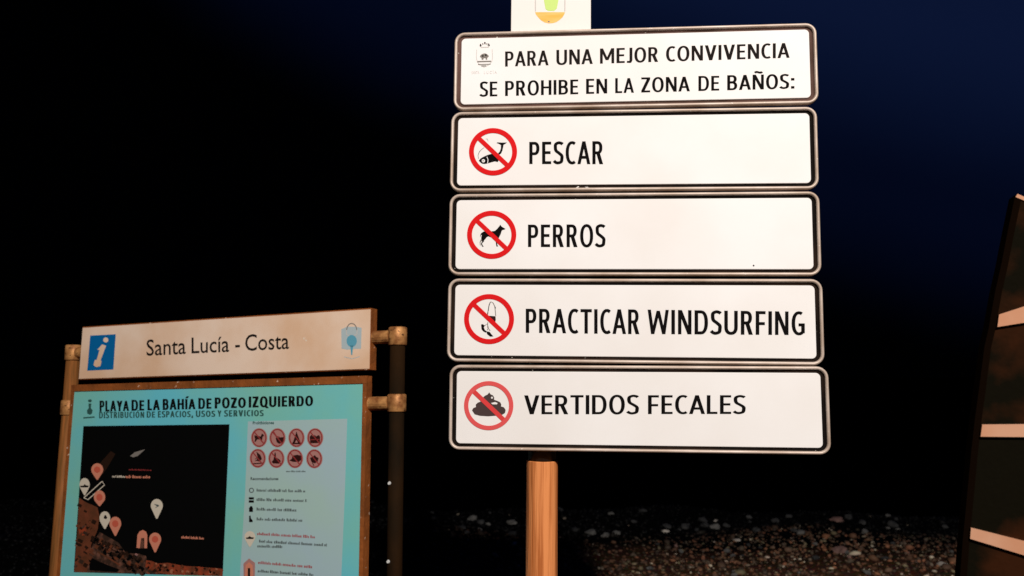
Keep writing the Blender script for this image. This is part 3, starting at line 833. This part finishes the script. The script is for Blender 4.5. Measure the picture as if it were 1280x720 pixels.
# halos, rings and signs of the eight icons
ICON = [(235, 305), (357, 305), (484, 305), (608, 305), (226, 442), (350, 443), (474, 444), (603, 445)]
def icon_base(x, y):
    pr.disc(mb, x, y, 55, M['icon_halo'], dh=.0004, ry=64)
    pr.ring(mb, x, y, 49, 8, M['icon_ring'], dh=.0008, ry=60)
    pr.line(mb, [(x - 34, y - 42), (x + 34, y + 42)], 7, M['icon_ring'], dh=.0010)
mb.build("text_panel", poster)
D = M['icon_dark']; q = .0007
mb = MB(); icon_base(*ICON[0])
pr.poly(mb, [(205, 285), (212, 290), (245, 296), (255, 276), (262, 282), (268, 290), (258, 300), (255, 322), (248, 330), (244, 316), (222, 316), (212, 332), (204, 332), (208, 312), (204, 300)], D, dh=q)
mb.build("prohibition_icon", poster)
mb = MB(); icon_base(*ICON[1])
pr.poly(mb, [(345, 305), (400, 300), (402, 320), (392, 340), (368, 345), (352, 334)], D, dh=q); pr.line(mb, [(330, 262), (352, 296), (372, 300)], 6, M['icon_ring'], dh=q)
mb.build("prohibition_icon", poster)
mb = MB(); icon_base(*ICON[2])
pr.poly(mb, [(484, 262), (492, 285), (512, 338), (516, 348), (452, 348), (464, 325), (477, 285)], D, dh=q); pr.poly(mb, [(484, 318), (494, 338), (474, 338)], M['icon_halo'], dh=q + .0003)
mb.build("prohibition_icon", poster)
mb = MB(); icon_base(*ICON[3])
pr.poly(mb, [(572, 298), (585, 284), (592, 296), (606, 286), (614, 296), (634, 286), (642, 300), (640, 340), (576, 342)], D, dh=q); pr.line(mb, [(578, 318), (638, 316)], 5, M['icon_ring'], dh=q + .0003)
mb.build("prohibition_icon", poster)
mb = MB(); icon_base(*ICON[4])
pr.poly(mb, [(216, 396), (244, 420), (254, 446), (238, 464), (216, 458), (226, 440)], D, dh=q); pr.line(mb, [(196, 478), (258, 474)], 7, D, dh=q)
pr.line(mb, [(208, 448), (216, 440), (224, 452), (208, 460)], 5, D, dh=q)
mb.build("prohibition_icon", poster)
mb = MB(); icon_base(*ICON[5])
pr.poly(mb, [(340, 400), (346, 408), (348, 436), (372, 450), (380, 462), (366, 478), (328, 476), (318, 466), (330, 452)], D, dh=q)
mb.build("prohibition_icon", poster)
mb = MB(); icon_base(*ICON[6])
pr.poly(mb, [(436, 456), (452, 446), (458, 424), (490, 418), (522, 426), (516, 452), (500, 466), (462, 466)], D, dh=q)
mb.build("prohibition_icon", poster)
mb = MB(); icon_base(*ICON[7])
pr.poly(mb, [(574, 440), (596, 428), (606, 420), (616, 432), (632, 440), (626, 462), (606, 476), (584, 466)], D, dh=q); pr.line(mb, [(590, 470), (600, 492)], 6, D, dh=q)
mb.build("prohibition_icon", poster)

# poster text
mb = MB(); pr = P0; pr.h = .0008
tb = lambda x: 514.6 + (x - 124) * (507.3 - 514.6) / 267
for t, x0, x1 in (("PLAYA", 124.6, 161.5), ("DE", 164.5, 180.5), ("LA", 184.5, 200), ("BAHÍA", 203.5, 244.5), ("DE", 248, 264.5), ("POZO", 268.5, 307.5), ("IZQUIERDO", 311, 391.5)):
    caps(poster, pr, t, x0, tb(x0), x1, tb(x1), tb(x0) - 13.8, tb(x1) - 12.6, M['ink'], t=.195, gap=.10)
ts = lambda x: 522.8 + (x - 124) * (520.0 - 522.8) / 206
for t, x0, x1 in (("DISTRIBUCIÓN", 124, 180.5), ("DE", 183.5, 194), ("ESPACIOS,", 197.5, 241.5), ("USOS", 245, 269), ("Y", 272, 277), ("SERVICIOS", 280.5, 329.5)):
    caps(poster, pr, t, x0, ts(x0), x1, ts(x1), ts(x0) - 8.0, ts(x1) - 7.4, M['ink_teal'], t=.19, gap=.13)
mb = MB(); pr = Print(ip, 60, 480, 5.333, h=.0006)
pr.disc(mb, 280, 112, 13, M['ink_teal'], ry=10, n=14); pr.poly(mb, [(270, 130), (290, 130), (286, 160), (298, 175), (294, 196), (280, 206), (262, 196), (260, 176), (272, 160)], M['ink_teal'])
pr.line(mb, [(236, 226), (312, 220)], 9, M['ink_teal'])
mb.build("crest", poster)

def scribble(mb, pr, x0, y0, x1, y1, hgt, m, dh=.0006, seed=0):
    """a line of lettering too small to read: short uneven strokes grouped in words"""
    mb = MB(); rd = random.Random(seed); x = x0; L = x1 - x0
    while x < x1 - hgt * .5:
        wl = rd.uniform(1.5, 4.5) * hgt
        xe = min(x + wl, x1); xx = x
        while xx < xe:
            s = hgt * rd.uniform(.28, .5); y = y0 + (y1 - y0) * (xx - x0) / L
            t = hgt * rd.choice([.62, .7, .95])
            pr.quad(mb, xx, y - t, min(xx + s, xe), y, m, dh)
            xx += s + hgt * .14
        x = xe + hgt * .45
    mb.build('text_line', poster)
mb = MB(); pr = Print(ip, 280, 490, 5.333, h=.0003)
word(mb, pr, "Prohibiciones", 192, 216, 334, 214, 196, 194, M['ink_teal'], bold=.035, dh=.0006); mb.build("lettering", poster)
scribble(mb, pr, 415, 534, 545, 534, 12, M['ink_line'], seed=3)
pr = Print(ip, 280, 590, 5.333, h=.0003)
mb = MB(); word(mb, pr, "Recomendaciones", 178, 54, 364, 54, 34, 34, M['ink_line'], bold=.035, dh=.0006); mb.build("lettering", poster); mb = MB()
for i, (y0, x1, y1) in enumerate(((130, 543, 136), (192, 552, 200), (256, 486, 264), (322, 522, 332))):
    scribble(mb, pr, 218, y0, x1, y1, 20, M['ink_line'], seed=10 + i)
mb = MB(); pr.ring(mb, 184, 122, 17, 6, M['ink_line'], dh=.0006, n=20); mb.build("list_symbol", poster)
mb = MB(); pr.quad(mb, 166, 168, 200, 204, M['ink'], .0006); pr.line(mb, [(166, 186), (200, 186)], 5, M['teal_pale'], dh=.0009); mb.build("list_symbol", poster)
mb = MB(); pr.poly(mb, [(168, 240), (176, 228), (188, 228), (194, 240), (194, 266), (168, 266)], M['ink'], .0006); mb.build("list_symbol", poster)
mb = MB(); pr.poly(mb, [(168, 292), (178, 290), (180, 308), (192, 322), (192, 334), (168, 334)], M['ink'], .0006); mb.build("list_symbol", poster)
scribble(mb, pr, 222, 420, 606, 442, 20, M['red_line'], seed=20)
scribble(mb, pr, 235, 470, 686, 496, 20, M['ink_line'], seed=21)
scribble(mb, pr, 222, 502, 404, 508, 20, M['ink_line'], seed=22)
scribble(mb, pr, 228, 612, 590, 642, 20, M['red_line'], seed=23)
scribble(mb, pr, 226, 668, 596, 694, 20, M['ink_line'], seed=24)
scribble(mb, pr, 226, 712, 560, 738, 20, M['ink_line'], seed=25)
for y in (840, 930, 1020): scribble(mb, pr, 220, y, 560, y + 26, 20, M['ink_line'], seed=y)
def pin(mb, pr, x, y, rx, ry, tip, m, dh=.0010, dot=None):
    pts = [(x + rx * math.cos(math.radians(a)), y + ry * math.sin(math.radians(a))) for a in range(-215, 36, 12)]
    pts = pts + [(x + rx * .12, tip - 2), (x, tip), (x - rx * .12, tip - 2)]
    pr.poly(mb, pts, m, dh)
    if dot: pr.disc(mb, x, y, rx * .55, dot, dh=dh + .0004, ry=ry * .5, n=16)
mb = MB()
pin(mb, pr, 174, 432, 36, 38, 500, M['pin_white']); pr.poly(mb, [(146, 438), (164, 434), (172, 426), (182, 434), (202, 436), (196, 446), (152, 446)], M['ink'], dh=.0015); mb.build('map_pin', poster); mb = MB()
pr.poly(mb, [(130, 610), (168, 576), (208, 606), (206, 700), (132, 700)], M['icon_halo'], dh=.0006)
pr.poly(mb, [(140, 700), (145, 622), (168, 600), (192, 622), (196, 700)], M['pin_red'], dh=.0009); pr.quad(mb, 160, 640, 176, 720, M['ink_soft'], .0013)
mb.build("arch_symbol", poster)

# map
mb = MB(); pr = Print(ip, 60, 590, 5.333, h=.0003)
MAPP = [(236, -306), (1210, -318), (1165, 694), (172, 668)]
pr.poly(mb, MAPP, M['map_sea'])
mb.build("map", poster); mp = poster
mb = MB()
pr.poly(mb, [(208, 170), (250, 200), (330, 235), (345, 300), (330, 390), (290, 480), (275, 560), (262, 670), (174, 668), (196, 400)], M['map_land'], dh=.0004)
pr.poly(mb, [(345, 400), (470, 470), (520, 540), (610, 545), (655, 560), (670, 640), (800, 680), (262, 670), (275, 560), (300, 480)], M['map_town'], dh=.0006)
pr.poly(mb, [(655, 588), (690, 592), (730, 610), (800, 605), (900, 625), (1010, 632), (1166, 645), (1165, 692), (800, 684), (700, 660), (650, 632)], M['map_red'], dh=.0008)
pr.poly(mb, [(200, 350), (240, 335), (262, 370), (250, 420), (212, 425)], M['map_red'], dh=.0008)
pr.poly(mb, [(270, 560), (330, 590), (410, 625), (480, 650), (460, 668), (280, 655)], M['map_sea'], dh=.0008)
pr.line(mb, [(330, 530), (400, 570), (480, 620)], 10, M['map_land'], dh=.001)
pr.poly(mb, [(300, 30), (330, -40), (420, -140), (450, -120), (390, -20), (330, 60)], M['map_shore'], dh=.0003)
rd = random.Random(5)
def blocks(nb, fx, mats_, sz):
    for _ in range(nb):
        x, y = fx(rd.random(), rd.random()); w_, h_ = rd.uniform(.5, 1.3) * sz, rd.uniform(.4, 1.0) * sz; a = rd.choice([.5, .55, -.95, .6]) + rd.uniform(-.1, .1)
        ca, sa = math.cos(a), math.sin(a)
        pr.poly(mb, [(x + (u * w_) * ca - (v * h_) * sa, y + (u * w_) * sa + (v * h_) * ca) for u, v in ((-1, -1), (1, -1), (1, 1), (-1, 1))], M[rd.choice(mats_)], dh=.00105 + .00005 * (_ % 6))
blocks(150, lambda u, v: (300 + 340 * u, 430 + 150 * u + (60 + 70 * u) * v), ['map_sea', 'map_town', 'map_shore', 'map_sea', 'map_shore', 'map_land'], 13)
blocks(90, lambda u, v: (670 + 490 * u, 605 + 45 * u + (70 - 35 * u) * v), ['map_sea', 'map_red', 'map_land', 'map_red', 'map_shore', 'map_roof'], 9)
blocks(60, lambda u, v: (205 + 110 * u - 20 * v, 190 + 440 * v), ['map_land', 'map_land', 'map_town', 'map_shore'], 14)
blocks(8, lambda u, v: (540 + 80 * u, 550 + 50 * v), ['icon_halo', 'ink_line'], 7)
mb.build("map_land", mp)
mb = MB()
pr.line(mb, [(240, 172), (268, 184), (378, 86), (362, 62)], 6, M['pin_white'], dh=.0010)
pr.line(mb, [(240, 172), (362, 62)], 6, M['pin_white'], dh=.0010)
pr.poly(mb, [(548, -106), (580, -132), (650, -152), (600, -108), (570, -98)], M['ink_grey'], dh=.001)
scribble(mb, pr, 430, 36, 520, 38, 15, M['pin_white'], seed=31, dh=.001); scribble(mb, pr, 520, 40, 682, 42, 20, M['pin_red'], seed=32, dh=.001)
scribble(mb, pr, 890, 442, 1040, 450, 17, M['pin_red'], seed=33, dh=.001)
scribble(mb, pr, 540, -12, 690, -8, 10, M['icon_ring'], seed=34, dh=.001)
mb.build("runway_outline", mp)
for (x, y, rx, ry, tip, m, dot, lab) in (
    (330, -16, 40, 42, 52, 'pin_red', 'pin_dot', 'salmon map pin, topmost on the map'),
    (246, 84, 34, 44, 156, 'pin_white', None, 'cream map pin at the left edge of the map'),
    (346, 168, 38, 46, 228, 'pin_red', 'pin_dot', 'salmon map pin beside the outlined runway shape'),
    (381, 308, 36, 46, 380, 'pin_white', None, 'cream map pin touching a salmon pin'),
    (451, 344, 39, 46, 426, 'pin_red', 'pin_dot', 'salmon map pin touching a cream pin'),
    (727, 224, 40, 44, 312, 'pin_white', None, 'cream map pin alone on the black sea'),
    (716, 448, 40, 44, 536, 'pin_red', 'pin_dot', 'salmon map pin beside the arch symbol')):
    mb = MB(); pin(mb, pr, x, y, rx, ry, tip, M[m], dh=.0014 + .0004 * (x in (346, 451)), dot=M[dot] if dot else None)
    if x == 246: pr.poly(mb, [(216, 92), (240, 90), (246, 80), (256, 88), (276, 92), (268, 102), (222, 102)], M['ink'], dh=.0022)
    if x == 381: pr.poly(mb, [(378, 290), (388, 286), (398, 304), (390, 314), (374, 308)], M['ink_soft'], dh=.0022)
    if x == 727: pr.poly(mb, [(708, 212), (738, 218), (744, 226), (716, 240), (728, 228)], M['ink_line'], dh=.0022)
    mb.build("map_pin", mp, label=lab)
mb = MB()
pr.poly(mb, [(592, 505), (598, 420), (612, 396), (634, 386), (656, 398), (664, 420), (662, 508), (644, 508), (644, 440), (622, 440), (614, 508)], M['pin_red'], dh=.0014)
pr.poly(mb, [(622, 440), (644, 440), (644, 508), (614, 508)], M['map_town'], dh=.0012)
mb.build("arch_symbol", mp)

# posts with collars and arms
DP = -0.03
for side, pxx, pyy in ((-1, 85.5, 455), (1, 489.5, 455)):
    a = ip.at(pxx, pyy)[0] + (0.012 if side > 0 else -0.004)
    btop = ip.at(pxx, 431 if side < 0 else 408.5)[1]
    top = ip.P(a, btop, DP)
    bot = ip.P(a, -1.95, DP)
    r = 0.0335
    mb = MB(); tube(mb, bot, ip.P(a, btop - .004, DP), r, r, M['wood_brown'] if side < 0 else M['wood_dark'], n=28)
    post = mb.build("post", board, smooth=False, label='orange brown round post on the left' if side < 0 else 'dark round post on the right')
    for p in post.data.polygons: p.use_smooth = len(p.vertices) == 4
    bz2 = ip.at(pxx, 500 if side < 0 else 492.5)[1]
    zs = [(btop, 0.082), (bz2, 0.078), (PB0 + .08, .078)]
    for k, (bt, hgt) in enumerate(zs):
        mb = MB(); tube(mb, ip.P(a, bt - hgt, DP), ip.P(a, bt, DP), r * 1.24, r * 1.24, M['collar'], n=28, cham=0.004)
        c = mb.build("collar", post)
        for p in c.data.polygons: p.use_smooth = len(p.vertices) == 4
        edge = (-WH / 2 if side < 0 else WH / 2) if k == 0 else (pa0 if side < 0 else pa1)
        mb = MB(); tube(mb, ip.P(edge - side * .01, bt - hgt / 2, DP), ip.P(a - side * r * 1.1, bt - hgt / 2, DP), 0.030, 0.030, M['collar'], n=16)
        mb.build("arm", post)
    if side > 0:
        for x, y in ((488, 604), (486.3, 702)):
            b = ip.at(x, y)[1]; c0 = ip.P(a - .012, b, DP + r * .90)
            mb = MB(); tube(mb, c0, c0 + ip.N * .008, .0085, .006, M['bolt'], n=12); mb.build("bolt", post)
for x, y in ((74.5, 707), (96, 677), (452.5, 528), (454, 546), (455.5, 578), (454, 687)):
    pass

# ================================================================== DARK BOARD AT THE RIGHT
SD = 2.0
sy = -0.30
bx = np.array([math.cos(sy), math.sin(sy), 0])
d0 = (FPX * _f + (1240 - 640) * CR); d0 = d0 / d0[1] * SD
sb = Plane(EYE + d0, bx, np.array([0, 0, 1.0]))
left = [(1270.5, 244), (1260.5, 292), (1253, 331), (1245.5, 364), (1237, 412), (1232, 433), (1225.5, 484), (1220, 524), (1215.5, 564), (1210, 622), (1204.5, 680), (1201.5, 720)]
L = [sb.at(*p) for p in left]
a_, b_ = L[-1]; gz = -sb.O[2]
L += [np.array([a_ - .015, b_ - .25]), np.array([a_ - .02, b_ - .55]), np.array([a_ - .02, gz - .1])]
t0 = L[0]
Rr = [np.array([t0[0] + dx, t0[1] - dz]) for dx, dz in ((.05, .028), (.14, .09), (.26, .21), (.38, .38), (.48, .60), (.55, .85), (.60, 1.15), (.62, 1.5))]
Rr.append(np.array([t0[0] + .63, gz - .1]))
out = [tuple(p) for p in L[::-1]] + [tuple(p) for p in Rr]     # clockwise from the lower left, up over the tip and down
TH = 0.05
bpos = sb.P((L[-1][0] + Rr[-1][0]) / 2, gz)
sail = thing("dark_board", (bpos[0], bpos[1], 0), 'dark brown sail-shaped board with three cream bands, cut off by the right edge', 'board')
mb = MB(); n = len(out)
tr = tri_fan_poly(out)
front = [sb.P(a, b, 0) for a, b in out]; back = [sb.P(a, b, -TH) for a, b in out]
mb.add(front + back, [t for t in tr] + [tuple(reversed([i + n for i in t])) for t in tr], M['sail'])
mb.build("panel", sail)
def rim_strip(name, pts, m, out_h, in_w, cen, lab=None):
    """trim running round the edge of the board: wraps its thickness and laps onto the front"""
    pts = [np.array(p) for p in pts]; nrm = []
    for i, p in enumerate(pts):
        d = pts[min(i + 1, len(pts) - 1)] - pts[max(i - 1, 0)]; d /= np.linalg.norm(d)
        q = np.array([-d[1], d[0]])
        if q @ (cen - p) < 0: q = -q
        nrm.append(q)
    mb = MB(); vs = []
    for p, q in zip(pts, nrm):
        for off_, h in ((-.003, -TH - .002), (-.003, out_h), (in_w, out_h), (in_w, -.001)):
            vs.append(sb.P(*(p + q * off_), h))
    k = 4
    fs = [(i * k + j, i * k + j + 1, (i + 1) * k + j + 1, (i + 1) * k + j) for i in range(len(pts) - 1) for j in range(3)]
    mb.add(vs, fs, m); mb.build(name, sail, label=lab)
cen = np.array([L[0][0] + .25, L[0][1] - .9])
rim_strip("edge_trim", L, M['sail_red'], .002, .012, cen)
rim_strip("edge_trim", [L[0]] + Rr, M['band'], .004, .006, cen, 'pale trim along the top edge')
for c0, c1, c2, c3 in (((1247.5, 393.5), (1280, 383), (1280, 403.5), (1245.5, 409)), ((1226.5, 530.5), (1280, 530), (1280, 546), (1224.5, 545.5)), ((1212.5, 659), (1280, 676), (1280, 693.5), (1211.5, 672.5))):
    A, B, C_, D_ = [sb.at(*p) for p in (c0, c1, c2, c3)]
    ext = 5.6 if c0[1] < 450 else 6.6
    ta, tb_ = B - A, C_ - D_
    B2 = A + ta / ta[0] * .105 * ext; C2 = D_ + tb_ / tb_[0] * (.105 * ext)
    if c0[1] < 450: B2 = A + ta / ta[0] * .40; C2 = D_ + tb_ / tb_[0] * .43
    mb = MB(); q4 = [D_, C2, B2, A]
    vs = [sb.P(*p, h) for h in (-.001, .010) for p in q4]
    mb.add(vs, [(4, 5, 6, 7), (0, 1, 5, 4), (1, 2, 6, 5), (2, 3, 7, 6), (3, 0, 4, 7)], M['band'])
    mb.build("band", sail)
